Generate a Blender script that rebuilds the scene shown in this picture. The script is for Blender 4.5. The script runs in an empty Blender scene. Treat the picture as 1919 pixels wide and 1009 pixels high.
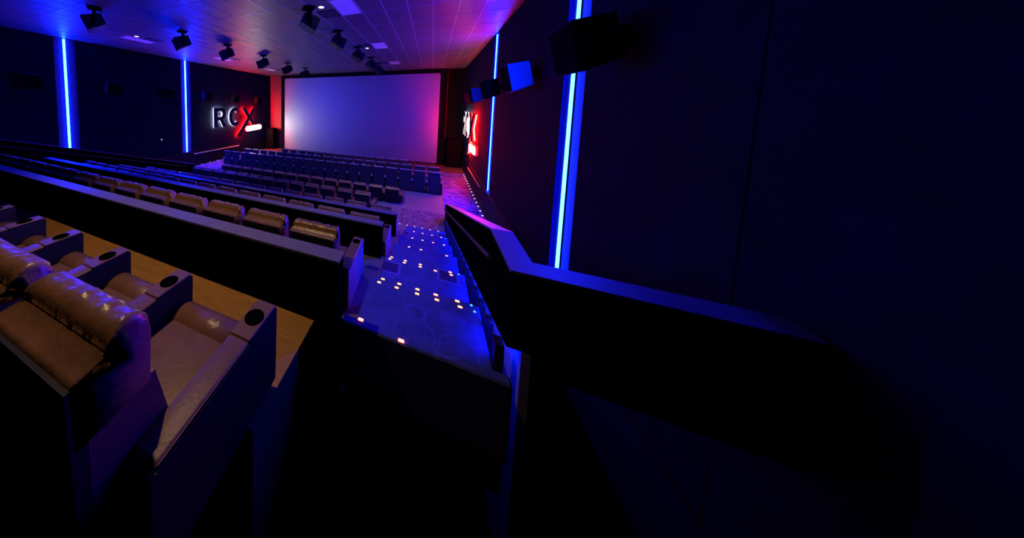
import bpy, bmesh, math, random
from mathutils import Vector, Matrix, noise
random.seed(7)
S = bpy.context.scene
COL = S.collection

# ------------------------------------------------------------------ camera
FPX, PX, PY = 463.18, 600.0, 229.59          # focal length and principal point in pixels of the 1919x1009 frame
YAW, PITCH, ROLL = 0.4249, -0.0709, 0.0135
CAMZ = 4.22
cy, sy, cp, sp = math.cos(YAW), math.sin(YAW), math.cos(PITCH), math.sin(PITCH)
fw = Vector((-sy * cp, cy * cp, sp)); rt = Vector((cy, sy, 0)); up = rt.cross(fw)
r2 = rt * math.cos(ROLL) + up * math.sin(ROLL); u2 = up * math.cos(ROLL) - rt * math.sin(ROLL)
cam_d = bpy.data.cameras.new('camera'); cam = bpy.data.objects.new('camera', cam_d); COL.objects.link(cam)
m = Matrix((r2, u2, -fw)).transposed().to_4x4(); m.translation = Vector((0, 0, CAMZ)); cam.matrix_world = m
cam_d.sensor_fit = 'HORIZONTAL'; cam_d.sensor_width = 36.0
cam_d.lens = FPX / 1919 * 36.0
cam_d.shift_x = (959.5 - PX) / 1919; cam_d.shift_y = -(504.5 - PY) / 1919
cam_d.clip_start = 0.05; cam_d.clip_end = 100
S.camera = cam
# ------------------------------------------------------------------ world, exposure
w = bpy.data.worlds.new('world'); S.world = w; w.use_nodes = True
w.node_tree.nodes['Background'].inputs[0].default_value = (0, 0, 0, 1)
w.node_tree.nodes['Background'].inputs[1].default_value = 0
S.view_settings.view_transform = 'Standard'; S.view_settings.look = 'None'
S.view_settings.gamma = 1.0; S.view_settings.use_curve_mapping = False
S.view_settings.exposure = 0.0
# light strengths (the lamps that give this light are built further down)
BLUE = (0.0012, 0.010, 1.0); BLUE_K = 380.0        # wall strips
STAIR_K = 190.0                                     # blue strip under the stair parapet
DOWN_W = 250.0                                     # recessed downlights, watts
WHITE_K, RED_K, PILL_K = 60.0, 1000.0, 52.0           # sign letters and pill

# ------------------------------------------------------------------ materials
def mat(name, col, rough=0.6, spec=0.5, metal=0.0, emit=None, ek=0.0, bump=0.0, bscale=40.0, var=0.0, vscale=6.0, stretch=None):
    mt = bpy.data.materials.new(name); mt.use_nodes = True
    nt = mt.node_tree; b = nt.nodes['Principled BSDF']
    b.inputs['Base Color'].default_value = (*col, 1); b.inputs['Roughness'].default_value = rough
    b.inputs['Specular IOR Level'].default_value = spec; b.inputs['Metallic'].default_value = metal
    tc = nt.nodes.new('ShaderNodeTexCoord'); mp = nt.nodes.new('ShaderNodeMapping')
    nt.links.new(tc.outputs['Object'], mp.inputs[0])
    if stretch: mp.inputs['Scale'].default_value = stretch
    if var > 0:
        n = nt.nodes.new('ShaderNodeTexNoise'); n.inputs['Scale'].default_value = vscale; n.inputs['Detail'].default_value = 5
        nt.links.new(mp.outputs[0], n.inputs['Vector'])
        r = nt.nodes.new('ShaderNodeValToRGB')
        r.color_ramp.elements[0].position = 0.3; r.color_ramp.elements[1].position = 0.7
        r.color_ramp.elements[0].color = (*[c * (1 - var) for c in col], 1)
        r.color_ramp.elements[1].color = (*[min(1, c * (1 + var)) for c in col], 1)
        nt.links.new(n.outputs['Fac'], r.inputs[0]); nt.links.new(r.outputs[0], b.inputs['Base Color'])
    if bump > 0:
        n2 = nt.nodes.new('ShaderNodeTexNoise'); n2.inputs['Scale'].default_value = bscale; n2.inputs['Detail'].default_value = 4
        nt.links.new(mp.outputs[0], n2.inputs['Vector'])
        bp = nt.nodes.new('ShaderNodeBump'); bp.inputs['Strength'].default_value = bump; bp.inputs['Distance'].default_value = 0.02
        nt.links.new(n2.outputs['Fac'], bp.inputs['Height']); nt.links.new(bp.outputs[0], b.inputs['Normal'])
    if emit:
        b.inputs['Emission Color'].default_value = (*emit, 1); b.inputs['Emission Strength'].default_value = ek
    return mt

M = {}
M['wall'] = mat('wall_fabric', (0.012, 0.013, 0.022), 0.95, 0.1, bump=0.2, bscale=90, var=0.2, vscale=3)
M['panel'] = mat('acoustic_fabric', (0.003, 0.006, 0.024), 0.95, 0.1, bump=0.25, bscale=120, var=0.25, vscale=2)
M['reveal'] = mat('painted_reveal', (0.10, 0.10, 0.13), 0.7, 0.3, var=0.1)
M['back'] = mat('back_wall_red_glow', (0.26, 0.09, 0.09), 0.85, 0.2, var=0.1)  # red glow of the signs put into the wall's base colour
M['black'] = mat('matte_black', (0.004, 0.004, 0.005), 0.95, 0.0, var=0.2)
M['blackmask'] = mat('black_masking_cloth', (0.006, 0.006, 0.008), 1.0, 0.0, var=0.2)
M['spk'] = mat('speaker_black', (0.008, 0.008, 0.010), 0.6, 0.25, bump=0.1, bscale=200)
M['grille'] = mat('speaker_grille', (0.004, 0.004, 0.005), 0.9, 0.03, bump=0.6, bscale=300)
M['spklit_slat'] = mat('lit_speaker_and_slat', (0.10, 0.10, 0.12), 0.5, 0.4, bump=0.1, bscale=150)  # paler tone stands for blue light on one cabinet; also colours vent slats
M['tile'] = mat('ceiling_tile', (0.085, 0.085, 0.09), 0.45, 0.8, bump=0.03, bscale=160, var=0.08, vscale=30)
M['tbar'] = mat('ceiling_bar', (0.30, 0.30, 0.32), 0.36, 1.0, var=0.03)
M['troffer'] = mat('troffer_diffuser', (0.85, 0.85, 0.9), 0.4, 0.5, var=0.02)
M['vent'] = mat('vent_grille', (0.02, 0.02, 0.022), 0.5, 0.4)
M['screen'] = mat('silver_screen', (0.42, 0.42, 0.42), 0.56, 0.5, metal=0.8, var=0.015, vscale=8)
M['leather'] = mat('brown_leather', (0.23, 0.118, 0.075), 0.30, 0.5, bump=0.25, bscale=28, var=0.18, vscale=9)
M['leather2'] = mat('brown_leather_flat', (0.20, 0.10, 0.065), 0.42, 0.4, bump=0.12, bscale=60, var=0.12, vscale=12)
M['shell'] = mat('seat_back_shell', (0.010, 0.010, 0.014), 0.6, 0.3, bump=0.1, bscale=80)
M['armside'] = mat('arm_side_vinyl', (0.014, 0.013, 0.016), 0.5, 0.4, bump=0.1, bscale=60)
M['cup'] = mat('cup_holder_plastic', (0.002, 0.002, 0.002), 0.9, 0.0)
M['wood'] = mat('wood_laminate', (0.40, 0.20, 0.06), 0.5, 0.4, var=0.16, vscale=5, stretch=(1.0, 9.0, 1.0), bump=0.05)
M['cap'] = mat('grey_laminate_cap', (0.17, 0.165, 0.18), 0.5, 0.4, var=0.08, vscale=10)
M['endpanel'] = mat('seat_end_panel', (0.40, 0.34, 0.38), 0.45, 0.45, var=0.05)
M['hpanel'] = mat('half_wall_black', (0.002, 0.002, 0.003), 0.95, 0.0, var=0.2)
M['fabric'] = mat('charcoal_seat_fabric', (0.034, 0.030, 0.030), 0.7, 0.35, bump=0.2, bscale=140, var=0.15, vscale=25)
M['fabtop_lit'] = mat('seat_edge_lit', (0.36, 0.34, 0.38), 0.45, 0.5, var=0.1)  # pale tone puts the light on the chairs' top edges into colour
M['knob'] = mat('arm_plastic', (0.50, 0.48, 0.52), 0.4, 0.5)
M['vinyl'] = mat('grey_vinyl_floor', (0.19, 0.165, 0.18), 0.45, 0.45, var=0.12, vscale=3, stretch=(4, 1, 1))
M['rail'] = mat('rail_metal', (0.06, 0.06, 0.06), 0.5, 0.3, metal=0.2)
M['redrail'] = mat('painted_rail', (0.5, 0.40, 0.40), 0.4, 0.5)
M['slat'] = mat('slat_paint', (0.02, 0.02, 0.03), 0.6, 0.3)
M['stringer'] = mat('stringer_paint', (0.22, 0.22, 0.26), 0.6, 0.4)
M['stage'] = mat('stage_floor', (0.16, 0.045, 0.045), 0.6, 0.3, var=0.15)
M['trim'] = mat('black_wainscot', (0.008, 0.008, 0.010), 0.7, 0.25, var=0.2)
M['blue'] = mat('blue_led', (0.8, 0.8, 0.8), 0.4, 0.2, emit=BLUE, ek=BLUE_K)
M['blue2'] = mat('blue_led_stair', (0.8, 0.8, 0.8), 0.4, 0.2, emit=BLUE, ek=STAIR_K)
M['steplight'] = mat('step_light', (0.8, 0.7, 0.5), 0.4, 0.2, emit=(1.0, 0.30, 0.08), ek=3.2)
M['stepred'] = mat('step_light_red', (0.8, 0.2, 0.2), 0.4, 0.2, emit=(1.0, 0.10, 0.07), ek=9.0)
M['dotcyan'] = mat('step_dot', (0.2, 0.5, 0.8), 0.4, 0.2, emit=(0.05, 0.4, 1.0), ek=1.6)
M['dotwhite'] = mat('path_light', (0.8, 0.8, 0.8), 0.4, 0.2, emit=(0.75, 0.6, 1.0), ek=2.2)
M['down'] = mat('downlight_lens', (0.9, 0.9, 0.8), 0.4, 0.2, emit=(1.0, 0.83, 0.55), ek=4.0)
PUREV = (1.0, 0.0015, 0.001)
M['halo_w'] = mat('sign_halo_white', (0.9, 0.9, 0.9), 0.4, 0.2, emit=(1.0, 0.97, 0.86), ek=WHITE_K)
M['halo_w2'] = mat('sign_halo_white_right', (0.9, 0.9, 0.9), 0.4, 0.2, emit=(1.0, 0.97, 0.86), ek=WHITE_K * 0.5)
M['halo_r'] = mat('sign_halo_red', (0.9, 0.2, 0.2), 0.4, 0.2, emit=PUREV, ek=RED_K)
M['halo_r2'] = mat('sign_halo_red_right', (0.9, 0.2, 0.2), 0.4, 0.2, emit=PUREV, ek=RED_K * 0.8)
M['rim_w'] = mat('sign_return_white', (0.9, 0.9, 0.9), 0.4, 0.2, emit=(1.0, 0.98, 0.9), ek=1.5)
M['rim_r'] = mat('sign_return_red', (0.9, 0.2, 0.2), 0.4, 0.2, emit=(1.0, 0.012, 0.010), ek=0.9)
M['pill'] = mat('sign_pill', (0.9, 0.9, 0.9), 0.4, 0.2, emit=(1.0, 0.94, 0.86), ek=PILL_K)
M['pill_red'] = mat('sign_pill_red', (0.9, 0.6, 0.6), 0.4, 0.2, emit=(1.0, 0.06, 0.035), ek=PILL_K * 0.7)
M['signface'] = mat('sign_face_black', (0.012, 0.012, 0.016), 0.4, 0.4)
M['plate'] = mat('wall_plate', (0.3, 0.28, 0.28), 0.5, 0.4)

def carpet(name, a, b, c, sc):
    mt = bpy.data.materials.new(name); mt.use_nodes = True; nt = mt.node_tree; B = nt.nodes['Principled BSDF']
    B.inputs['Roughness'].default_value = 0.95; B.inputs['Specular IOR Level'].default_value = 0.1
    tc = nt.nodes.new('ShaderNodeTexCoord')
    nz = nt.nodes.new('ShaderNodeTexNoise'); nz.inputs['Scale'].default_value = sc * 0.6; nz.inputs['Distortion'].default_value = 2.5; nz.inputs['Detail'].default_value = 2
    wv = nt.nodes.new('ShaderNodeTexWave'); wv.wave_type = 'RINGS'; wv.inputs['Scale'].default_value = sc * 0.35; wv.inputs['Distortion'].default_value = 9; wv.inputs['Detail Scale'].default_value = 0.8
    vo = nt.nodes.new('ShaderNodeTexVoronoi'); vo.distance = 'CHEBYCHEV'; vo.inputs['Scale'].default_value = sc * 0.55; vo.inputs['Randomness'].default_value = 0.9
    for n in (nz, wv, vo): nt.links.new(tc.outputs['Object'], n.inputs['Vector'])
    r1 = nt.nodes.new('ShaderNodeValToRGB'); e = r1.color_ramp.elements
    e[0].position = 0.42; e[0].color = (*a, 1); e[1].position = 0.58; e[1].color = (*b, 1)
    nt.links.new(nz.outputs['Fac'], r1.inputs[0])
    r2_ = nt.nodes.new('ShaderNodeValToRGB'); e = r2_.color_ramp.elements
    e[0].position = 0.95; e[0].color = (0, 0, 0, 1); e[1].position = 0.98; e[1].color = (1, 1, 1, 1)
    nt.links.new(wv.outputs['Fac'], r2_.inputs[0])
    r3 = nt.nodes.new('ShaderNodeValToRGB'); e = r3.color_ramp.elements
    e[0].position = 0.10; e[0].color = (1, 1, 1, 1); e[1].position = 0.14; e[1].color = (0, 0, 0, 1)
    nt.links.new(vo.outputs['Distance'], r3.inputs[0])
    mx = nt.nodes.new('ShaderNodeMixRGB'); mx.inputs[2].default_value = (*c, 1)
    nt.links.new(r2_.outputs[0], mx.inputs[0]); nt.links.new(r1.outputs[0], mx.inputs[1])
    mx2 = nt.nodes.new('ShaderNodeMixRGB'); mx2.inputs[2].default_value = (a[0] * 0.5, a[1] * 0.5, a[2] * 0.5, 1)
    nt.links.new(r3.outputs[0], mx2.inputs[0]); nt.links.new(mx.outputs[0], mx2.inputs[1])
    nt.links.new(mx2.outputs[0], B.inputs['Base Color'])
    return mt
def stair_carpet():  # blue light on the treads is put into these carpet colours
    mt = bpy.data.materials.new('stair_carpet'); mt.use_nodes = True; nt = mt.node_tree; B = nt.nodes['Principled BSDF']
    B.inputs['Roughness'].default_value = 0.95; B.inputs['Specular IOR Level'].default_value = 0.1
    tc = nt.nodes.new('ShaderNodeTexCoord')
    def band(metric, scale, lo, hi, off):
        mp = nt.nodes.new('ShaderNodeMapping'); mp.inputs['Location'].default_value = off
        mp.inputs['Scale'].default_value = (1, 1, 0.02)
        nt.links.new(tc.outputs['Object'], mp.inputs[0])
        v = nt.nodes.new('ShaderNodeTexVoronoi'); v.distance = metric; v.inputs['Scale'].default_value = scale; v.inputs['Randomness'].default_value = 0.7
        nt.links.new(mp.outputs[0], v.inputs['Vector'])
        r = nt.nodes.new('ShaderNodeValToRGB'); e = r.color_ramp.elements
        e[0].position = lo - 0.012; e[0].color = (0, 0, 0, 1); e[1].position = lo; e[1].color = (1, 1, 1, 1)
        a_ = e.new(hi); a_.color = (1, 1, 1, 1); b_ = e.new(hi + 0.012); b_.color = (0, 0, 0, 1)
        nt.links.new(v.outputs['Distance'], r.inputs[0]); return r, v
    ring, _ = band('EUCLIDEAN', 2.3, 0.40, 0.425, (0.3, 0.1, 0)); sq, vs = band('CHEBYCHEV', 1.3, 0.155, 0.18, (0.1, 0.42, 0))
    nz = nt.nodes.new('ShaderNodeTexNoise'); nz.inputs['Scale'].default_value = 4.5; nz.inputs['Detail'].default_value = 4; nz.inputs['Distortion'].default_value = 1.2
    nt.links.new(tc.outputs['Object'], nz.inputs['Vector'])
    r = nt.nodes.new('ShaderNodeValToRGB'); e = r.color_ramp.elements
    e[0].position = 0.35; e[0].color = (0.045, 0.06, 0.26, 1); e[1].position = 0.65; e[1].color = (0.065, 0.08, 0.36, 1)
    nt.links.new(nz.outputs['Fac'], r.inputs[0])
    inn = nt.nodes.new('ShaderNodeValToRGB'); e = inn.color_ramp.elements
    e[0].position = 0.135; e[0].color = (1, 1, 1, 1); e[1].position = 0.15; e[1].color = (0, 0, 0, 1)
    nt.links.new(vs.outputs['Distance'], inn.inputs[0])
    prev = r.outputs[0]
    for src, col in ((ring, (0.07, 0.085, 0.42)), (inn, (0.05, 0.03, 0.16)), (sq, (0.13, 0.13, 0.5))):
        mx = nt.nodes.new('ShaderNodeMixRGB'); mx.inputs[2].default_value = (*col, 1)
        nt.links.new(src.outputs[0], mx.inputs[0]); nt.links.new(prev, mx.inputs[1]); prev = mx.outputs[0]
    nt.links.new(prev, B.inputs['Base Color'])
    return mt
M['carpet_stair'] = stair_carpet()
M['carpet'] = carpet('patterned_carpet', (0.10, 0.055, 0.10), (0.22, 0.15, 0.20), (0.34, 0.22, 0.30), 5.0)
M['carpet_side'] = carpet('patterned_side_carpet', (0.05, 0.05, 0.42), (0.16, 0.09, 0.70), (0.30, 0.12, 0.60), 2.6)  # blue light of the wall strips strengthened in these pattern colours

# ------------------------------------------------------------------ mesh helpers
class MB:
    def __init__(s): s.bm = bmesh.new()
    def box(s, x0, x1, y0, y1, z0, z1, bevel=0.0, seg=2):
        r = bmesh.ops.create_cube(s.bm, size=1.0)
        for v in r['verts']:
            v.co = Vector(((x0 + x1) / 2 + v.co.x * (x1 - x0), (y0 + y1) / 2 + v.co.y * (y1 - y0), (z0 + z1) / 2 + v.co.z * (z1 - z0)))
        if bevel > 0:
            es = list({e for v in r['verts'] for e in v.link_edges})
            bmesh.ops.bevel(s.bm, geom=es, offset=bevel, segments=seg, affect='EDGES', profile=0.6)
        return s
    def hexa(s, pts):                         # 8 points: bottom loop of four, then top loop of four
        v = [s.bm.verts.new(Vector(p)) for p in pts]
        for f in ((3, 2, 1, 0), (4, 5, 6, 7), (0, 1, 5, 4), (1, 2, 6, 5), (2, 3, 7, 6), (3, 0, 4, 7)):
            s.bm.faces.new([v[i] for i in f])
        return s
    def prism(s, prof, x0, x1):               # (y, z) outline extruded along x
        a = [s.bm.verts.new((x0, y, z)) for y, z in prof]; b = [s.bm.verts.new((x1, y, z)) for y, z in prof]
        n = len(prof)
        for i in range(n): s.bm.faces.new((a[i], a[(i + 1) % n], b[(i + 1) % n], b[i]))
        s.bm.faces.new(a[::-1]); s.bm.faces.new(b)
        return s
    def cyl(s, p0, p1, r, n=12, r1=None):
        p0, p1 = Vector(p0), Vector(p1); d = p1 - p0
        q = Vector((0, 0, 1)).rotation_difference(d.normalized())
        a, b = [], []
        for i in range(n):
            t = 2 * math.pi * i / n; o = q @ Vector((math.cos(t), math.sin(t), 0))
            a.append(s.bm.verts.new(p0 + o * r)); b.append(s.bm.verts.new(p1 + o * (r if r1 is None else r1)))
        for i in range(n): s.bm.faces.new((a[i], a[(i + 1) % n], b[(i + 1) % n], b[i]))
        s.bm.faces.new(a[::-1]); s.bm.faces.new(b)
        return s
    def mesh(s, name, material, smooth=False):
        bmesh.ops.recalc_face_normals(s.bm, faces=s.bm.faces)
        me = bpy.data.meshes.new(name); s.bm.to_mesh(me); s.bm.free()
        me.materials.append(material)
        if smooth:
            for p in me.polygons: p.use_smooth = True
        return me
    def obj(s, name, material, parent=None, smooth=False):
        return link(name, s.mesh(name, material, smooth), parent)

def link(name, me, parent=None):
    o = bpy.data.objects.new(name, me); COL.objects.link(o)
    if parent: o.parent = parent
    return o
def tag(o, label, cat, group=None):
    o['label'] = label; o['category'] = cat
    if group: o['group'] = group
    return o
def thing(name, label, cat, loc=(0, 0, 0), rz=0.0, group=None):
    o = bpy.data.objects.new(name, None); COL.objects.link(o); o.empty_display_size = 0.2
    o.location = loc; o.rotation_euler = (0, 0, rz)
    return tag(o, label, cat, group)
def struct(o): o['kind'] = 'structure'; return o
def dup(root, loc, rz=0.0, label=None, group=None):
    r = root.copy(); COL.objects.link(r); r.location = loc; r.rotation_euler = (0, 0, rz)
    if label: r['label'] = label
    if group: r['group'] = group
    for ch in root.children:
        c = ch.copy(); COL.objects.link(c); c.parent = r
        for g in ch.children:
            d = g.copy(); COL.objects.link(d); d.parent = c
    return r
ORD = ['first', 'second', 'third', 'fourth', 'fifth', 'sixth', 'seventh', 'eighth', 'ninth', 'tenth', 'eleventh', 'twelfth', 'thirteenth',
       'fourteenth', 'fifteenth', 'sixteenth', 'seventeenth', 'eighteenth', 'nineteenth', 'twentieth']

# ------------------------------------------------------------------ room shell
XL, XR, YB, ZC = -14.42, 2.02, 20.05, 6.90          # finished wall faces, back wall, ceiling
XC = (XL + XR) / 2
Y0 = 0.6
STRIP_Y = (5.27, 10.95)
floor = struct(MB().box(XL, XR, 7.9, YB, -0.15, 0.0).obj('floor', M['vinyl']))
MB().box(0.62, XR, 10.2, 17.6, 0.0, 0.012).obj('carpet_runner', M['carpet_side'], floor)
MB().box(XL, -12.0, 8.5, 12.6, 0.0, 0.012).obj('carpet_runner', M['carpet_side'], floor)
MB().box(XL, -12.7, 12.6, 17.6, 0.0, 0.012).obj('carpet_runner', M['carpet_side'], floor)
MB().box(-1.0, 0.62, 8.3, 10.55, 0.0, 0.012).obj('carpet_landing', M['carpet'], floor)
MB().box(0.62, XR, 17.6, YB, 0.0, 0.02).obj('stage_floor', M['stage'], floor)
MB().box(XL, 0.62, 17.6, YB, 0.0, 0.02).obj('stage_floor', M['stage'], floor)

def side_wall(name, X, s):                           # s=+1: room lies towards +x (left wall)
    base = struct(MB().box(*sorted((X - s * 0.30, X - s * 0.06)), Y0, YB, 0, ZC + 0.3).obj(name, M['wall']))
    edges = [Y0]
    for y in STRIP_Y: edges += [y - 0.33, y + 0.33]
    edges.append(YB)
    for i in range(0, len(edges), 2):                # fabric panels between the light reveals, about 2.7 m each
        a, b = edges[i], edges[i + 1]; n = max(1, round((b - a) / 2.6)); d = (b - a) / n
        for k in range(n):
            MB().box(*sorted((X - s * 0.06, X)), a + k * d + 0.003, a + (k + 1) * d - 0.003, 1.02, ZC, 0.006, 1).obj('acoustic_panel', M['panel'], base)
    for y in STRIP_Y:
        MB().box(*sorted((X - s * 0.06, X - s * 0.055)), y - 0.33, y + 0.33, 1.02, ZC).obj('reveal', M['reveal'], base)
    MB().box(*sorted((X - s * 0.06, X + s * 0.02)), Y0, YB, 0.0, 1.02).obj('wainscot', M['trim'], base)
    return base
wall_left = side_wall('wall_left', XL, 1)
wall_right = side_wall('wall_right', XR, -1)
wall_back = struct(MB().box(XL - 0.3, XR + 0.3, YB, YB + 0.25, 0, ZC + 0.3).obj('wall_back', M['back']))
MB().box(0.95, XR - 0.02, YB - 0.06, YB, 0.02, ZC - 0.02, 0.01, 1).obj('black_panel', M['blackmask'], wall_back)

# ceiling: slab, grid bars, tiles (two-foot by four-foot)
GX0, GDX, GY0, GDY = -3.83, 0.624, 6.04, 1.19
ceiling = struct(MB().box(XL - 0.1, XR + 0.1, Y0, YB, ZC + 0.10, ZC + 0.25).obj('ceiling', M['black']))
gxs = [GX0 + GDX * k for k in range(-16, 10)]; gys = [GY0 + GDY * k for k in range(-4, 12)]
bar_y = MB().box(-0.015, 0.015, Y0, YB, -0.002, 0.03).mesh('grid_bar', M['tbar'])
bar_x = MB().box(XL, XR, -0.015, 0.015, -0.001, 0.03).mesh('grid_bar', M['tbar'])
for x in gxs: o = link('grid_bar', bar_y, ceiling); o.location = (x, 0, ZC)
for y in gys: o = link('grid_bar', bar_x, ceiling); o.location = (0, y, ZC)
TROF = [(x, y) for x in (0, 1) for y in (0, 4, 8)]
skip = set()
trof_cells, vent_cells = [], []
for j in (0, 4, 8):
    for col, tag_ in ((2, 'R'), (-13, 'L')):
        trof_cells.append((col, j)); skip.add((col, j))
        vc = col - 1 if tag_ == 'R' else col + 1
        vent_cells.append((vc, j)); skip.add((vc, j))
tile_me = MB().box(-GDX / 2 + 0.013, GDX / 2 - 0.013, -GDY / 2 + 0.013, GDY / 2 - 0.013, 0.006, 0.022).mesh('ceiling_tile', M['tile'])
rest = MB()
for i, x in enumerate([None] + gxs):
    for j, y in enumerate([None] + gys):
        xa = XL if x is None else x; xb = gxs[0] if x is None else (gxs[i] if i < len(gxs) else XR)
        ya = Y0 if y is None else y; yb = gys[0] if y is None else (gys[j] if j < len(gys) else YB)
        ci = round((xa - GX0) / GDX); cj = round((ya - GY0) / GDY)
        if x is not None and y is not None and (ci, cj) in skip: continue
        full = x is not None and y is not None and i < len(gxs) and j < len(gys)
        if full and -2 <= cj <= 8:
            o = link('ceiling_tile', tile_me, ceiling); o.location = ((xa + xb) / 2, (ya + yb) / 2, ZC)
        else:
            rest.box(xa + 0.013, xb - 0.013, ya + 0.013, yb - 0.013, ZC + 0.006, ZC + 0.022)
rest.obj('ceiling_tile_field', M['tile'], ceiling)['kind'] = 'stuff'

WHERE = {0: 'nearest', 4: 'middle', 8: 'farthest'}
for (c, j) in trof_cells:
    side = 'right' if c == 2 else 'left'
    x0 = GX0 + GDX * c; y0 = GY0 + GDY * j
    t = thing('ceiling_panel_light', f'unlit white rectangular ceiling light panel, {WHERE[j]} of three on the {side} side', 'ceiling light',
              (x0 + GDX / 2, y0 + GDY / 2, ZC), 0, 'unlit ceiling light panels')
    MB().box(-0.275, 0.275, -0.56, 0.56, 0.0, 0.012).obj('diffuser', M['troffer'], t)
    fr = MB()
    fr.box(-0.30, -0.275, -0.585, 0.585, -0.004, 0.03); fr.box(0.275, 0.30, -0.585, 0.585, -0.004, 0.03)
    fr.box(-0.275, 0.275, -0.585, -0.56, -0.004, 0.03); fr.box(-0.275, 0.275, 0.56, 0.585, -0.004, 0.03)
    fr.obj('frame', M['tbar'], t)
for (c, j) in vent_cells:
    side = 'right' if c == 1 else 'left'
    x0 = GX0 + GDX * c; y0 = GY0 + GDY * j; xm, ym = x0 + GDX / 2, y0 + GDY / 2
    vy = 0.30 if (j == 0 and side == 'right') else (-0.25)
    if side == 'left': vy = 0.28
    t = thing('air_vent', f'black square air vent beside the {WHERE[j]} ceiling light panel on the {side} side', 'vent', (xm, ym + vy, ZC), 0, 'ceiling air vents')
    MB().box(-0.29, 0.29, -0.29, 0.29, 0.004, 0.03).obj('backing', M['vent'], t)
    fr = MB()
    for a in (-0.28, 0.265): fr.box(a, a + 0.015, -0.28, 0.28, -0.006, 0.01); fr.box(-0.28, 0.28, a, a + 0.015, -0.006, 0.01)
    fr.obj('frame', M['vent'], t)
    for k in range(5):
        sl = MB().box(-0.26, 0.26, -0.22 + k * 0.1, -0.19 + k * 0.1, -0.004, 0.006).obj('slat', M['spklit_slat'], t)
    # tile filling the rest of the cell
    ya, yb = (y0 + 0.013, ym + vy - 0.3) if vy > 0 else (ym + vy + 0.3, y0 + GDY - 0.013)
    MB().box(x0 + 0.013, x0 + GDX - 0.013, ya, yb, ZC + 0.006, ZC + 0.022).obj('ceiling_tile', M['tile'], ceiling)

def downlight(x, y, label, watts, ang=95):
    t = thing('downlight', label, 'downlight', (x, y, ZC), 0, 'recessed warm downlights')
    MB().cyl((0, 0, -0.012), (0, 0, 0.004), 0.075, 24).obj('lens', M['down'], t)
    rg = MB()
    for i in range(24):
        a, b = 2 * math.pi * i / 24, 2 * math.pi * (i + 1) / 24
        P = lambda r, an, z: (r * math.cos(an), r * math.sin(an), z)
        rg.hexa([P(.075, a, -.014), P(.075, b, -.014), P(.10, b, -.010), P(.10, a, -.010), P(.075, a, .004), P(.075, b, .004), P(.10, b, .004), P(.10, a, .004)])
    rg.obj('trim_ring', M['tbar'], t)
    if watts > 0:
        ld = bpy.data.lights.new('downlight_lamp', 'SPOT'); ld.energy = watts; ld.color = (1.0, 0.62, 0.30)
        ld.spot_size = math.radians(ang); ld.spot_blend = 0.6; ld.shadow_soft_size = 0.07
        lo = bpy.data.objects.new('downlight_lamp', ld); COL.objects.link(lo); lo.parent = t; lo.location = (0, 0, -0.03)
downlight(-2.89, 6.35, 'warm downlight beside the nearest black vent over the right seats', DOWN_W * 0.5)
downlight(-2.89, 11.59, 'warm downlight beside the middle vent over the right seats', DOWN_W * 1.5)
downlight(-11.05, 6.24, 'warm downlight above the left aisle near the nearest blue strip', DOWN_W * 0.03)
downlight(-10.95, 11.15, 'warm downlight above the left aisle near the red-lit wall edge', DOWN_W * 0.7)
downlight(-2.60, 1.50, 'warm downlight over the nearest recliners, above the picture', DOWN_W)

# blue wall strips
def strip(X, s, y, label):
    t = thing('led_strip', label, 'light strip', (X, y, 0), 0, 'blue vertical wall strips')
    MB().box(*sorted((-s * 0.052, -s * 0.02)), -0.042, 0.042, 1.04, ZC - 0.02, 0.012, 2).obj('diffuser', M['blue'], t)
    MB().box(*sorted((-s * 0.055, -s * 0.04)), -0.055, 0.055, 1.035, ZC - 0.015).obj('channel', M['black'], t)
strip(XL, 1, STRIP_Y[0], 'tall blue light strip on the left wall, the one farther from the screen')
strip(XL, 1, STRIP_Y[1], 'tall blue light strip on the left wall, just before the glowing letters')
strip(XR, -1, STRIP_Y[1] + 0.12, 'tall blue light strip on the right wall beside the red glowing sign')
strip(XR, -1, STRIP_Y[0] + 0.1, 'tall blue light strip on the right wall behind the big dark speaker')

# ------------------------------------------------------------------ screen
def rrect(x0, x1, z0, z1, r, n=6):
    pts = []
    for cx, cz, a0 in ((x1 - r, z1 - r, 0), (x0 + r, z1 - r, 90), (x0 + r, z0 + r, 180), (x1 - r, z0 + r, 270)):
        for k in range(n + 1):
            a = math.radians(a0 + 90 * k / n); pts.append((cx + r * math.cos(a), cz + r * math.sin(a)))
    return pts
scr = thing('cinema_screen', 'huge pale cinema screen glowing blue, white and red at its edges', 'screen', (0, 19.6, 0))
bm = MB(); pts = rrect(-12.50, 0.43, 0.09, 6.58, 0.14)
a = [bm.bm.verts.new((x, 0, z)) for x, z in pts]; b = [bm.bm.verts.new((x, 0.03, z)) for x, z in pts]
n = len(pts)
bm.bm.faces.new(a); bm.bm.faces.new(b[::-1])
for i in range(n): bm.bm.faces.new((a[i], a[(i + 1) % n], b[(i + 1) % n], b[i]))
bm.obj('projection_surface', M['screen'], scr)
MB().box(-12.92, 0.90, 0.04, 0.40, 0.03, 6.86, 0.02, 1).obj('black_masking', M['blackmask'], scr)

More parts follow.
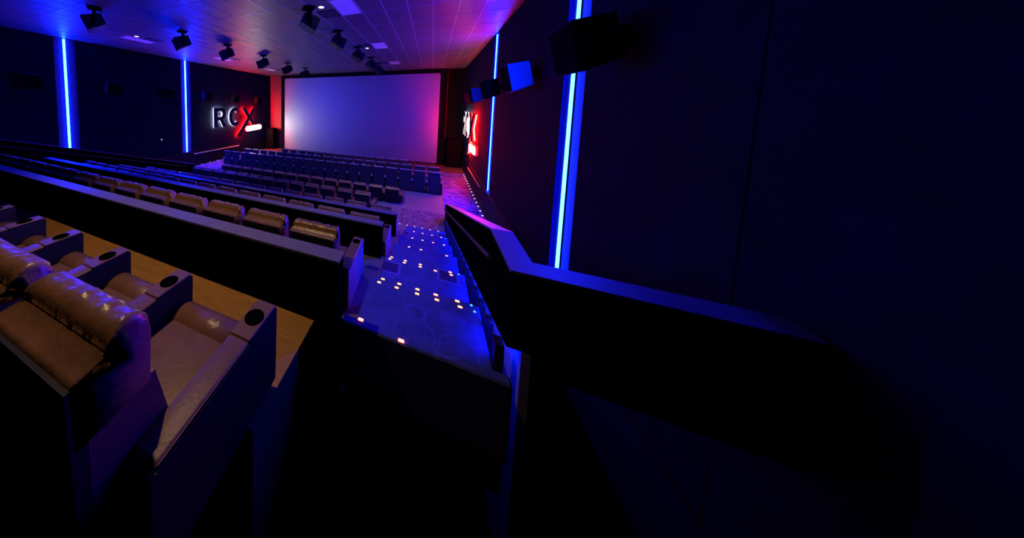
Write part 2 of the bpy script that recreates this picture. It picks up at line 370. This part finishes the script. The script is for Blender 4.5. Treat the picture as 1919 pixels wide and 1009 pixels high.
# ------------------------------------------------------------------ signs
def curve_mesh(name, splines, extrude, material):
    cu = bpy.data.curves.new(name, 'CURVE'); cu.dimensions = '2D'; cu.fill_mode = 'BOTH'; cu.extrude = extrude
    for pts in splines:
        s = cu.splines.new('POLY'); s.points.add(len(pts) - 1); s.use_cyclic_u = True
        for q, (x, y) in zip(s.points, pts): q.co = (x, y, 0, 1)
    o = bpy.data.objects.new(name, cu); COL.objects.link(o)
    dg = bpy.context.evaluated_depsgraph_get(); me = bpy.data.meshes.new_from_object(o.evaluated_get(dg))
    bpy.data.objects.remove(o); bpy.data.curves.remove(cu)
    me.name = name; me.materials.clear(); me.materials.append(material)
    return me
def arc(cx, cyy, rx, ry, a0, a1, n=14):
    return [(cx + rx * math.cos(math.radians(a0 + (a1 - a0) * k / n)), cyy + ry * math.sin(math.radians(a0 + (a1 - a0) * k / n))) for k in range(n + 1)]
H = 1.45; T = 0.33
R_out = [(0, 0), (T, 0), (T, 0.52), (0.55, 0.52), (0.84, 0), (1.19, 0), (0.86, 0.58)] + arc(0.66, 1.0, 0.46, 0.45, -62, 90, 12) + [(0, H)]
R_in = [(T, 0.78), (0.62, 0.78)] + arc(0.62, 0.98, 0.19, 0.20, -90, 90, 8) + [(0.62, 1.18), (T, 1.18)]
C_out = arc(0.62, H / 2, 0.62, H / 2 + 0.02, 48, 312, 28) + arc(0.62, H / 2, 0.29, H / 2 - 0.29, 308, 52, 24)
def stroke(p, q, wd, ca=0.0):                        # slanted bar with level ends
    (x0, y0), (x1, y1) = p, q
    return [(x0 - wd / 2, y0), (x0 + wd / 2, y0), (x1 + wd / 2, y1), (x1 - wd / 2, y1)]
PILL = arc(3.58, -0.36, 0.185, 0.185, 90, 270, 10) + arc(5.20, -0.30, 0.185, 0.185, -90, 90, 10)
def inset(pts, d):                                   # move every edge of a closed outline inwards by d
    n = len(pts); A = sum(pts[i][0] * pts[(i + 1) % n][1] - pts[(i + 1) % n][0] * pts[i][1] for i in range(n))
    sg = 1.0 if A > 0 else -1.0
    out = []
    for i in range(n):
        p0, p1, p2 = Vector(pts[i - 1]), Vector(pts[i]), Vector(pts[(i + 1) % n])
        a, b = (p1 - p0), (p2 - p1)
        if a.length < 1e-5: a = b
        if b.length < 1e-5: b = a
        a.normalize(); b.normalize()
        na, nb = Vector((-a.y, a.x)) * sg, Vector((-b.y, b.x)) * sg
        m_ = na + nb
        if m_.length < 1e-4: m_ = na
        m_.normalize(); k = d / max(0.4, m_.dot(na))
        q = p1 + m_ * k; out.append((q.x, q.y))
    return out
def make_sign(name, label, org, rot, pm, side):
    t = bpy.data.objects.new(name, None); COL.objects.link(t); tag(t, label, 'sign', 'glowing wall signs')
    t.matrix_world = Matrix.Translation(org) @ rot
    XS = [[(2.86, H), (3.30, H), (4.52, 0.0), (4.08, 0.0)], [(4.26, H), (4.72, H), (2.66, -0.92), (2.20, -0.92)]]
    sh = lambda sp, dx: [[(x + dx, y) for x, y in q] for q in sp]
    for k, (nm, spl, c) in enumerate((('letter_r', [R_out, R_in], 'w'), ('letter_c', sh([C_out], 1.45), 'w'), ('letter_x', [XS[0]], 'r'), ('letter_x_long_stroke', [XS[1]], 'r'))):
        f = link(nm, curve_mesh(nm, spl, 0.012, M['signface']), t); f.location = (0, 0, 0.15 + 0.004 * k)      # black face
        g = link('lit_return', curve_mesh('lit_return', spl, 0.03, M['rim_' + c]), f); g.location = (0, 0, -0.042)
        hs = [inset(q, 0.075 if qi == 0 else -0.05) for qi, q in enumerate(spl)]
        h = link('halo_lamp', curve_mesh('halo_lamp', hs, 0.016, M['halo_' + c + side]), f); h.location = (0, 0, -0.13)
    p = link('pill', curve_mesh('pill', [PILL], 0.02, M[pm]), t); p.location = (0, 0, 0.15)
    p['label'] = 'glowing rounded bar'
    g = link('rim', curve_mesh('rim', [inset(PILL, -0.05)], 0.05, M['rim_r']), p); g.location = (0, 0, -0.075)
    return t
# local x = reading direction, local y = up, local z = out of the wall
rotL = Matrix(((0, 0, 1, 0), (1, 0, 0, 0), (0, 1, 0, 0), (0, 0, 0, 1)))
rotR = Matrix(((0, 0, -1, 0), (-1, 0, 0, 0), (0, 1, 0, 0), (0, 0, 0, 1)))
make_sign('wall_sign', 'black RCX letters with white and red glow on the left wall', (XL + 0.005, 13.0, 2.46), rotL, 'pill', '')
make_sign('wall_sign', 'glowing white and red RCX letters seen edge-on on the right wall', (XR - 0.005, 18.6, 2.46), rotR, 'pill_red', '2')

# ------------------------------------------------------------------ speakers
def speaker_parts(t, wd, ht, dp, side='spklit_slat'):
    # wedge box: front (towards -y, local) wide, back narrow; origin at centre
    f, k = wd / 2, wd * 0.36
    body = MB().hexa([(-f, -dp / 2, -ht / 2), (f, -dp / 2, -ht / 2), (k, dp / 2, -ht / 2 + 0.08), (-k, dp / 2, -ht / 2 + 0.08),
                      (-f, -dp / 2, ht / 2), (f, -dp / 2, ht / 2), (k, dp / 2, ht / 2 - 0.02), (-k, dp / 2, ht / 2 - 0.02)]).obj('cabinet', M[side], t)
    MB().box(-f + 0.015, f - 0.015, -dp / 2 - 0.02, -dp / 2 + 0.005, -ht / 2 + 0.015, ht / 2 - 0.015, 0.008, 1).obj('grille', M['grille'], t)
    return body
def wall_speaker(X, s, y, z, label, mt='spk'):
    t = thing('wall_speaker', label, 'speaker', (X + s * 0.36, y, z), 0, 'wall speakers'); 
    t.rotation_euler = (math.radians(12), 0, math.radians(90) if s > 0 else math.radians(-90))
    t.rotation_mode = 'XYZ'
    speaker_parts(t, 0.62, 0.60, 0.40, mt)
    br = MB(); br.box(-0.05, 0.05, 0.18, 0.33, -0.06, 0.06); br.box(-0.10, 0.10, 0.33, 0.345, -0.14, 0.14)
    br.obj('bracket', M['black'], t)
WS_Y = [4.1, 6.78, 9.47, 12.21, 14.9, 17.66]
NEARF = ['nearest the camera', 'second from the camera', 'third from the camera', 'fourth from the camera', 'fifth from the camera', 'closest to the screen']
for k, y in enumerate(WS_Y):
    z = CAMZ + 1.05 - 0.085 * k - 0.30
    wall_speaker(XL, 1, y, z, f'boxy black speaker on the left wall, {NEARF[k]}')
    if k < 5: wall_speaker(XR, -1, y, z, f'boxy black speaker on the right wall, {NEARF[k]}', 'spklit_slat' if k == 1 else 'spk')  # second cabinet paler, its blue lighting put into the colour

def ceiling_speaker(x, y, rz, label, scale=1.0):
    t = thing('ceiling_speaker', label, 'speaker', (x, y, ZC - 0.42), rz, 'speakers hung from the ceiling')
    tilt = math.radians(22)
    b = speaker_parts(t, 0.62 * scale, 0.46 * scale, 0.52 * scale, 'spk')
    for ch in list(t.children): ch.rotation_euler = (tilt, 0, 0)
    MB().box(-0.025, 0.025, -0.03, 0.03, 0.1, 0.415).obj('stem', M['black'], t)
    MB().box(-0.20, 0.20, -0.16, 0.16, 0.405, 0.419).obj('mount_plate', M['black'], t)
    yk = MB()
    for sx in (-1, 1): yk.box(sx * 0.32 * scale - 0.012, sx * 0.32 * scale + 0.012, -0.03, 0.03, -0.1, 0.27)
    yk.box(-0.32 * scale, 0.32 * scale, -0.03, 0.03, 0.25, 0.27); yk.obj('yoke', M['black'], t)
CW = ['nearest', 'second', 'third', 'fourth', 'fifth', 'sixth']
for k, y in enumerate((3.95, 6.5, 8.75, 11.4, 13.95, 16.4)):
    ceiling_speaker(-8.92 if k == 0 else -8.68, y, math.radians(-28), f'black speaker hung from the ceiling, {CW[k]} in the left line from the camera', 0.86 if k == 0 else 0.95)
for k, y in enumerate((6.3, 8.6, 11.25, 13.97, 16.0)):
    ceiling_speaker(-3.25, y, math.radians(130), f'black speaker hung from the ceiling, {CW[k]} in the right line from the camera', 0.82)

# ------------------------------------------------------------------ tiers, stairs, half walls
XA, XE = -11.80, -0.60                               # seating block
SK = 0.028
def yy(y, x, k=SK): return y + k * (x - XE)
FLOOR = {'A': 2.48, 'B': 1.772, 'C': 1.062, 'D': 0.354}
NOSE = [8.30 - 1.07 * k for k in range(7)]
TIERZ = [0.354 * (k + 1) for k in range(7)]
def tier(name, ya, yb, z, zb, m_):
    o = MB().hexa([(XA, yy(ya, XA), zb), (XE, ya, zb), (XE, yb, zb), (XA, yy(yb, XA), zb), (XA, yy(ya, XA), z), (XE, ya, z), (XE, yb, z), (XA, yy(yb, XA), z)]).obj(name, M[m_])
    return struct(o)
tier('floor_tier', 6.10, 8.30, FLOOR['D'], 0.0, 'vinyl')
tier('floor_tier', 3.96, 6.10, FLOOR['C'], 0.0, 'vinyl')
tier('floor_tier', 1.82, 3.96, FLOOR['B'], 0.6, 'vinyl')
XN = -0.80
o = MB().hexa([(-5.2, yy(0.95, -5.2), 1.7), (XN, 0.95, 1.7), (XN, 1.82, 1.7), (-5.2, yy(1.82, -5.2), 1.7),
               (-5.2, yy(0.95, -5.2), 2.48), (XN, 0.95, 2.48), (XN, 1.82, 2.48), (-5.2, yy(1.82, -5.2), 2.48)]).obj('floor_tier', M['wood']); struct(o)
MB().box(XN, XE, 1.66, 1.82, 1.7, 2.48).obj('tier_end', M['hpanel'], o)

def stairs(x0, x1, label, lights, xfirst=None):
    t = thing('aisle_stairs', label, 'stairs', (0, 0, 0))
    for k in range(7):
        rear = NOSE[k + 1] if k < 6 else 1.80
        a = x0 if not (k == 0 and xfirst is not None) else xfirst
        st = MB().box(a, x1, rear, NOSE[k], TIERZ[k] - 0.354 - (0.2 if k else 0), TIERZ[k], 0.012, 1).obj('step', M['carpet_stair'], t)
        for q, (lx, dy, kind) in enumerate(lights.get(k, [])):
            y = NOSE[k] - 0.03 - dy
            if kind == 'dot': MB().cyl((lx, y, TIERZ[k] - 0.002), (lx, y, TIERZ[k] + 0.006), 0.013, 8).obj('step_dot', M['dotcyan'], st)
            else: MB().box(lx - 0.021, lx + 0.021, y - 0.013, y + 0.013, TIERZ[k] - 0.002, TIERZ[k] + 0.008, 0.004, 1).obj('step_light', M[kind], st)
    return t
lin = lambda a, b, n: [a + (b - a) * i / (n - 1) for i in range(n)]
LT = {0: [(x, 0, 'steplight') for x in lin(-0.82, 0.32, 6)],
      1: [(x, 0, 'steplight') for x in lin(-0.33, 0.36, 4)] + [(0.47, 0, 'dot')],
      2: [(x, 0, 'steplight') for x in lin(-0.31, 0.37, 4)],
      3: [(x, 0, 'steplight') for x in (-0.31, -0.09, 0.36)],
      4: [(x, 0, 'steplight') for x in (-0.50, -0.29, -0.07, 0.34)] + [(x, 0.06, 'steplight') for x in (-0.52, -0.30, -0.07, 0.14, 0.35)] + [(0.45, 0, 'dot')],
      5: [(x, 0, 'steplight') for x in (-0.46, -0.27, -0.07, 0.33)] + [(0.12, 0, 'stepred')] + [(x, 0.075, 'steplight') for x in (-0.49, -0.29, -0.07, 0.13, 0.35)] + [(0.46, 0, 'dot'), (0.48, 0.08, 'dot')],
      6: [(-0.46, -0.02, 'stepred'), (-0.14, 0.03, 'stepred')]}
stairs(XE, 0.53, 'blue-lit carpeted aisle stairs with rows of small orange step lights', LT)
LTL = {k: [(x, 0, 'steplight') for x in lin(-12.6, -11.85, 4)] for k in range(0, 6)}
stairs(-12.80, XA, 'carpeted stairs of the left aisle beyond the seats', LTL)

def half_wall(y, x0, x1, zb, label, sk=SK, th=0.15, h=0.55):
    t = thing('half_wall', label, 'half wall', (0, 0, 0), 0, 'black half walls between the seat rows')
    q = lambda x, d: yy(y, x, sk) + d
    MB().hexa([(x0, q(x0, 0.005), zb), (x1 - 0.01, q(x1, 0.005), zb), (x1 - 0.01, q(x1, th - 0.005), zb), (x0, q(x0, th - 0.005), zb),
               (x0, q(x0, 0.005), zb + h - 0.02), (x1 - 0.01, q(x1, 0.005), zb + h - 0.02), (x1 - 0.01, q(x1, th - 0.005), zb + h - 0.02), (x0, q(x0, th - 0.005), zb + h - 0.02)]).obj('panel', M['hpanel'], t)
    MB().hexa([(x0, q(x0, 0), zb + h - 0.02), (x1, q(x1, 0), zb + h - 0.02), (x1, q(x1, th), zb + h - 0.02), (x0, q(x0, th), zb + h - 0.02),
               (x0, q(x0, 0), zb + h), (x1, q(x1, 0), zb + h), (x1, q(x1, th), zb + h), (x0, q(x0, th), zb + h)]).obj('cap', M['cap'], t)
half_wall(1.70, XA, XE, 2.48, 'long black half wall nearest the camera, behind the second recliner row', 0.026)
half_wall(3.87, XA, -0.645, 1.772, 'black half wall between the second and third recliner rows', 0.022)
half_wall(6.00, XA, -0.68, 1.062, 'black half wall farthest from the camera, behind the fourth recliner row', 0.022)

# stair parapets (right one in full view, its mirror image along the left aisle)
def parapet(mx, label):
    X = (lambda x: x) if not mx else (lambda x: 2 * (-6.14) - x)
    B_ = lambda x0, x1: sorted((X(x0), X(x1)))
    t = thing('stair_parapet', label, 'parapet', (0, 0, 0))
    sl = 0.331; YF, YBd, YN = 10.25, 2.98, 2.26
    ztop = lambda y: 2.975 - sl * max(0.0, y - YBd)
    zbot = lambda y: 2.135 - 0.290 * (y - YBd)
    def slab(xa, xb, ya, yb, za0, za1, zb0, zb1, name, m_):
        p, q = B_(xa, xb)
        return MB().hexa([(p, ya, za0), (q, ya, za0), (q, yb, zb0), (p, yb, zb0), (p, ya, za1), (q, ya, za1), (q, yb, zb1), (p, yb, zb1)]).obj(name, M[m_], t)
    slab(0.605, 0.775, YBd, YF, zbot(YBd), ztop(YBd) - 0.025, max(0.0, zbot(YF)), ztop(YF) - 0.025, 'sloped_panel', 'hpanel')
    slab(0.605, 0.775, YN + 0.005, YBd, zbot(YN), ztop(YN) - 0.025, zbot(YBd), ztop(YBd) - 0.025, 'level_panel', 'hpanel')
    slab(0.60, 0.785, YBd, YF, ztop(YBd) - 0.025, ztop(YBd), ztop(YF) - 0.025, ztop(YF), 'sloped_cap', 'cap')
    slab(0.60, 0.785, YN, YBd, 2.95, 2.975, 2.95, 2.975, 'level_cap', 'cap')
    slab(0.70, 0.76, YN, YF, 0.0, zbot(YN), 0.0, max(0.02, zbot(YF)), 'stringer', 'stringer')
    if not mx:
        slab(0.785, XR - 0.02, YN, YN + 0.19, 2.95, 2.975, 2.95, 2.975, 'landing_cap', 'cap')
        slab(0.775, XR - 0.02, YN + 0.005, YN + 0.185, 2.2, 2.95, 2.2, 2.95, 'landing_panel', 'hpanel')
    # slats between steps and panel
    me = MB().box(-0.03, 0.03, -0.05, 0.05, 0, 1).mesh('slat', M['slat'])
    y = 2.35
    while y < 9.6:
        k = max([i for i in range(7) if NOSE[i] > y] or [-1]); zf = TIERZ[k] if k >= 0 else 0.0
        zf = max(0.0, zf - 0.25)
        if zbot(y) - zf > 0.03:
            o = link('slat', me, t); o.location = (X(0.575), y, zf); o.scale = (1, 1, zbot(y) - zf - 0.014)
        y += 0.36
    cu = slab(0.635, 0.65, YN + 0.1, YF - 0.9, zbot(YN + 0.1) - 0.012, zbot(YN + 0.1), zbot(YF - 0.9) - 0.012, zbot(YF - 0.9), 'led_strip', 'blue2')
    cu['label'] = 'blue light strip under the panel'
    hr = MB().cyl((X(0.53), 2.62, 2.85), (X(0.53), 9.75, 2.85 - sl * (9.75 - 2.62) * 0.98), 0.018, 10)
    hr.cyl((X(0.53), 9.75, 2.85 - sl * 7.13 * 0.98), (X(0.60), 9.75, 2.85 - sl * 7.13 * 0.98), 0.018, 8)
    h = hr.obj('handrail', M['rail'], t)
    for y in (2.9, 5.0, 7.2, 9.4):
        z = 2.85 - sl * (y - 2.62) * 0.98
        MB().cyl((X(0.53), y, z - 0.01), (X(0.61), y, z - 0.05), 0.01, 8).obj('bracket', M['rail'], h)
    return t
parapet(False, 'black parapet beside the right aisle stairs with a purple-blue cap')
parapet(True, 'dark parapet along the stairs at the far left aisle')

# handrails on the side walls
def wall_rail(X, s, ya, yb, label):
    t = thing('wall_handrail', label, 'handrail', (X, 0, 0))
    MB().cyl((s * 0.07, ya, 0.84), (s * 0.07, yb, 0.80), 0.035, 10).obj('rail', M['redrail'], t)
    for y in (ya + 0.3, (ya + yb) / 2, yb - 0.3):
        MB().cyl((s * 0.02, y, 0.76), (s * 0.07, y, 0.80), 0.01, 8).obj('bracket', M['rail'], t)
wall_rail(XR, -1, 12.1, 15.9, 'handrail lit red on the right wall below the glowing letters')
wall_rail(XL, 1, 11.4, 15.6, 'handrail fading from grey to red on the left wall below the letters')

# path lights along the wall bases
for X, s, yA, n, nm in ((XR, -1, 9.6, 17, 'right'), (XL, 1, 10.6, 11, 'left')):
    proto = None
    for k in range(n):
        y = yA + (17.4 - yA) * k / (n - 1)
        if proto is None:
            t = thing('path_light', f'tiny white path light along the foot of the {nm} wall', 'path light', (X + s * 0.09, y, 0.012), 0, f'path lights at the {nm} wall')
            MB().cyl((0, 0, 0), (0, 0, 0.02), 0.032, 10).obj('lens', M['dotwhite'], t)
            MB().cyl((0, 0, 0), (0, 0, 0.008), 0.045, 10).obj('collar', M['black'], t)
            proto = t
        else: dup(proto, (X + s * 0.09, y, 0.012))
# bass cabinets at the foot of the screen
for x0, x1, lab in ((-14.32, -13.42, 'tall black bass speaker in the red-lit front left corner'), (1.0, 1.9, 'tall black bass speaker in the dark front right corner')):
    t = thing('bass_speaker', lab, 'speaker', ((x0 + x1) / 2, 19.45, 0.02))
    hw = (x1 - x0) / 2
    MB().box(-hw, hw, -0.35, 0.35, 0.0, 1.93, 0.02, 1).obj('cabinet', M['black'], t)
    MB().box(-hw + 0.05, hw - 0.05, -0.37, -0.34, 0.08, 1.85, 0.01, 1).obj('grille', M['grille'], t)
t = thing('wall_sensor', 'small white round sensor low on the left wall', 'sensor', (XL, 9.28, 2.06))
MB().cyl((0, 0, 0), (0.03, 0, 0), 0.05, 14).obj('housing', M['plate'], t)
MB().cyl((0.03, 0, 0), (0.045, 0, 0), 0.025, 12).obj('lens', M['dotwhite'], t)

# ------------------------------------------------------------------ recliners
def headrest_mesh(seed, wd):
    prof = [(-0.425, 0.70), (-0.43, 0.908), (-0.415, 0.918), (-0.335, 0.930), (-0.332, 0.952), (-0.310, 0.984), (-0.272, 0.995), (-0.228, 0.980), (-0.195, 0.935), (-0.185, 0.875), (-0.19, 0.80), (-0.21, 0.70)]
    bm = MB(); nx = 44; g = []
    for i in range(nx + 1):
        u = i / nx; x = -wd / 2 + wd * u; end = min(u, 1 - u) * nx
        row = []
        for j, (y, z) in enumerate(prof):
            f = 1.0
            if 3 < j < 11:
                wr = noise.noise(Vector((x * 30 + seed * 9, j * 0.25, seed))) * 0.013 + noise.noise(Vector((x * 75, j * 0.4, seed * 3))) * 0.008
                z2 = z + wr; y2 = y + wr * 0.5
                if end < 2: dd = (2 - end) / 2; z2 = z2 - 0.018 * dd * dd; y2 = y2 - 0.02 * dd * dd
            else: y2, z2 = y, z
            row.append(bm.bm.verts.new((x, y2, z2)))
        g.append(row)
    for i in range(nx):
        for j in range(len(prof) - 1): bm.bm.faces.new((g[i][j], g[i + 1][j], g[i + 1][j + 1], g[i][j + 1]))
        bm.bm.faces.new((g[i][-1], g[i + 1][-1], g[i + 1][0], g[i][0]))
    bm.bm.faces.new(g[0]); bm.bm.faces.new(g[-1][::-1])
    me = bm.mesh('headrest', M['leather'], True)
    return me
BW = 0.58
HR = [headrest_mesh(k, BW) for k in range(3)]
REC = {}
REC['base'] = MB().box(-0.28, 0.28, -0.20, 0.40, 0.0, 0.27, 0.01, 1).mesh('base', M['shell'])
REC['seat_cushion'] = MB().box(-0.275, 0.275, -0.16, 0.30, 0.20, 0.345, 0.045, 3).mesh('seat_cushion', M['leather2'], True)
lr = MB(); lr.cyl((-0.272, 0.345, 0.275), (0.272, 0.345, 0.275), 0.105, 20); lr.box(-0.27, 0.27, 0.38, 0.44, 0.06, 0.30, 0.02, 2)
REC['leg_rest'] = lr.mesh('leg_rest', M['leather'], True)
REC['backrest'] = MB().prism([(-0.40, 0.22), (-0.13, 0.22), (-0.12, 0.40), (-0.19, 0.72), (-0.40, 0.72)], -0.285, 0.285).mesh('backrest', M['leather2'])
REC['back_panel'] = MB().prism([(-0.42, 0.06), (-0.395, 0.06), (-0.395, 0.80), (-0.428, 0.905), (-0.445, 0.905), (-0.442, 0.80)], -0.288, 0.288).mesh('back_panel', M['shell'])
REC['arm'] = MB().prism([(-0.30, 0.06), (0.44, 0.06), (0.455, 0.50), (0.43, 0.52), (0.22, 0.52), (0.20, 0.505), (-0.30, 0.50)], -0.066, 0.066).mesh('arm', M['armside'])
REC['arm_pad'] = MB().box(-0.060, 0.060, -0.28, 0.20, 0.50, 0.522, 0.012, 2).mesh('arm_pad', M['leather2'], True)
REC['arm_cap'] = MB().box(-0.064, 0.064, 0.20, 0.448, 0.515, 0.526, 0.004, 1).mesh('arm_cap', M['leather2'])
REC['cup_holder'] = MB().cyl((0, 0.325, 0.500), (0, 0.325, 0.530), 0.054, 20).mesh('cup_holder', M['cup'], False)
REC['end_panel'] = MB().prism([(-0.30, 0.02), (0.45, 0.02), (0.46, 0.51), (0.43, 0.527), (0.20, 0.527), (-0.30, 0.50)], 0.0, 0.012).mesh('end_panel', M['endpanel'])
def recliner(x, y, z, ang, label, group, pitch, left_arm=False, var=0, zs=1.0, end=False):
    t = thing('recliner', label, 'recliner', (x, y, z), ang, group)
    for k in ('base', 'seat_cushion', 'leg_rest', 'backrest', 'back_panel'): link(k, REC[k], t)
    link('headrest', HR[var % 3], t)
    for sx in ([1, -1] if left_arm else [1]):
        a = link('arm', REC['arm'], t); a.location = (sx * pitch / 2, 0, 0)
        link('arm_pad', REC['arm_pad'], a); link('arm_cap', REC['arm_cap'], a)
        c = link('cup_holder', REC['cup_holder'], a)
    if end:
        e = link('end_panel', REC['end_panel'], t); e.location = (pitch / 2 + 0.066, 0, 0)
    if zs != 1.0: t.scale = (1, 1, zs)
    return t
def recliner_row(x0, n, yr, z, pitch, sk, rowname, group, zs=1.0):
    ang = math.atan(sk)
    for i in range(n):
        x = x0 - pitch * i
        lab = f'brown leather recliner, {ORD[i]} from the right aisle in the {rowname}'
        recliner(x, yr + sk * (x - x0), z, ang, lab, group, pitch, i == n - 1, i, zs, i == 0 and z > 0.1 and z < 2.4)
recliner_row(-1.218, 6, 0.725, FLOOR['A'], 0.707, 0.030, 'nearest row', 'recliners of the nearest row')
recliner_row(-1.255, 15, 2.96, FLOOR['B'], 0.72, 0.022, 'second row from the camera', 'recliners of the second row')
recliner_row(-1.15, 15, 5.03, FLOOR['C'], 0.72, 0.010, 'third row from the camera', 'recliners of the third row')
recliner_row(-1.24, 15, 7.36, FLOOR['D'], 0.72, 0.030, 'fourth row from the camera', 'recliners of the fourth row')
recliner_row(-2.30, 13, 9.43, 0.0, 0.72, 0.022, 'fifth row from the camera', 'recliners of the fifth row', 0.94)
recliner_row(-1.46, 14, 11.28, 0.0, 0.72, 0.022, 'sixth row from the camera', 'recliners of the sixth row', 0.67)

# ------------------------------------------------------------------ front seats
FS = {}
FS['base'] = MB().box(-0.22, 0.22, -0.10, 0.30, 0.0, 0.34, 0.01, 1).mesh('base', M['shell'])
FS['seat_cushion'] = MB().box(-0.26, 0.26, -0.12, 0.36, 0.34, 0.47, 0.035, 2).mesh('seat_cushion', M['fabric'], True)
FS['backrest'] = MB().prism([(-0.18, 0.40), (-0.06, 0.40), (-0.10, 0.80), (-0.15, 1.05), (-0.20, 1.05)], -0.245, 0.245).mesh('backrest', M['fabric'])
FS['back_panel'] = MB().box(-0.262, 0.262, -0.225, -0.185, 0.04, 1.07, 0.010, 1).mesh('back_panel', M['fabric'])
FS['lit_top_edge'] = MB().box(-0.265, 0.265, -0.230, -0.14, 1.055, 1.082, 0.008, 1).mesh('lit_top_edge', M['fabtop_lit'])  # strip carries the painted light of the top edge
FS['armrest'] = MB().box(-0.045, 0.045, -0.20, 0.26, 0.55, 0.60, 0.012, 1).mesh('armrest', M['armside'])
FS['arm_panel'] = MB().box(-0.035, 0.035, -0.20, 0.24, 0.02, 0.55).mesh('arm_panel', M['shell'])
kb = MB(); kb.cyl((0, -0.19, 0.555), (0, -0.19, 0.625), 0.047, 14, 0.042)
FS['arm_knob'] = kb.mesh('arm_knob', M['knob'], False)
def front_seat(x, y, ang, label, group, left_arm):
    t = thing('theatre_chair', label, 'chair', (x, y, 0.0), ang, group)
    for k in ('base', 'seat_cushion', 'backrest', 'back_panel', 'lit_top_edge'): link(k, FS[k], t)
    for sx in ([1, -1] if left_arm else [1]):
        a = link('armrest', FS['armrest'], t); a.location = (sx * 0.33, 0, 0)
        link('arm_panel', FS['arm_panel'], a); link('arm_knob', FS['arm_knob'], a)
for x0, n, y, sk, rn in ((0.21, 20, 13.06, 0.042, 'third row from the screen'), (0.18, 19, 14.13, 0.030, 'second row from the screen'), (-1.42, 13, 15.2, 0.040, 'row closest to the screen')):
    for i in range(n):
        x = x0 - 0.66 * i
        front_seat(x, y + sk * (x - x0), math.atan(sk), f'upright charcoal theatre chair, {ORD[i]} from the right in the {rn}', f'upright seats in the {rn}', i == n - 1)
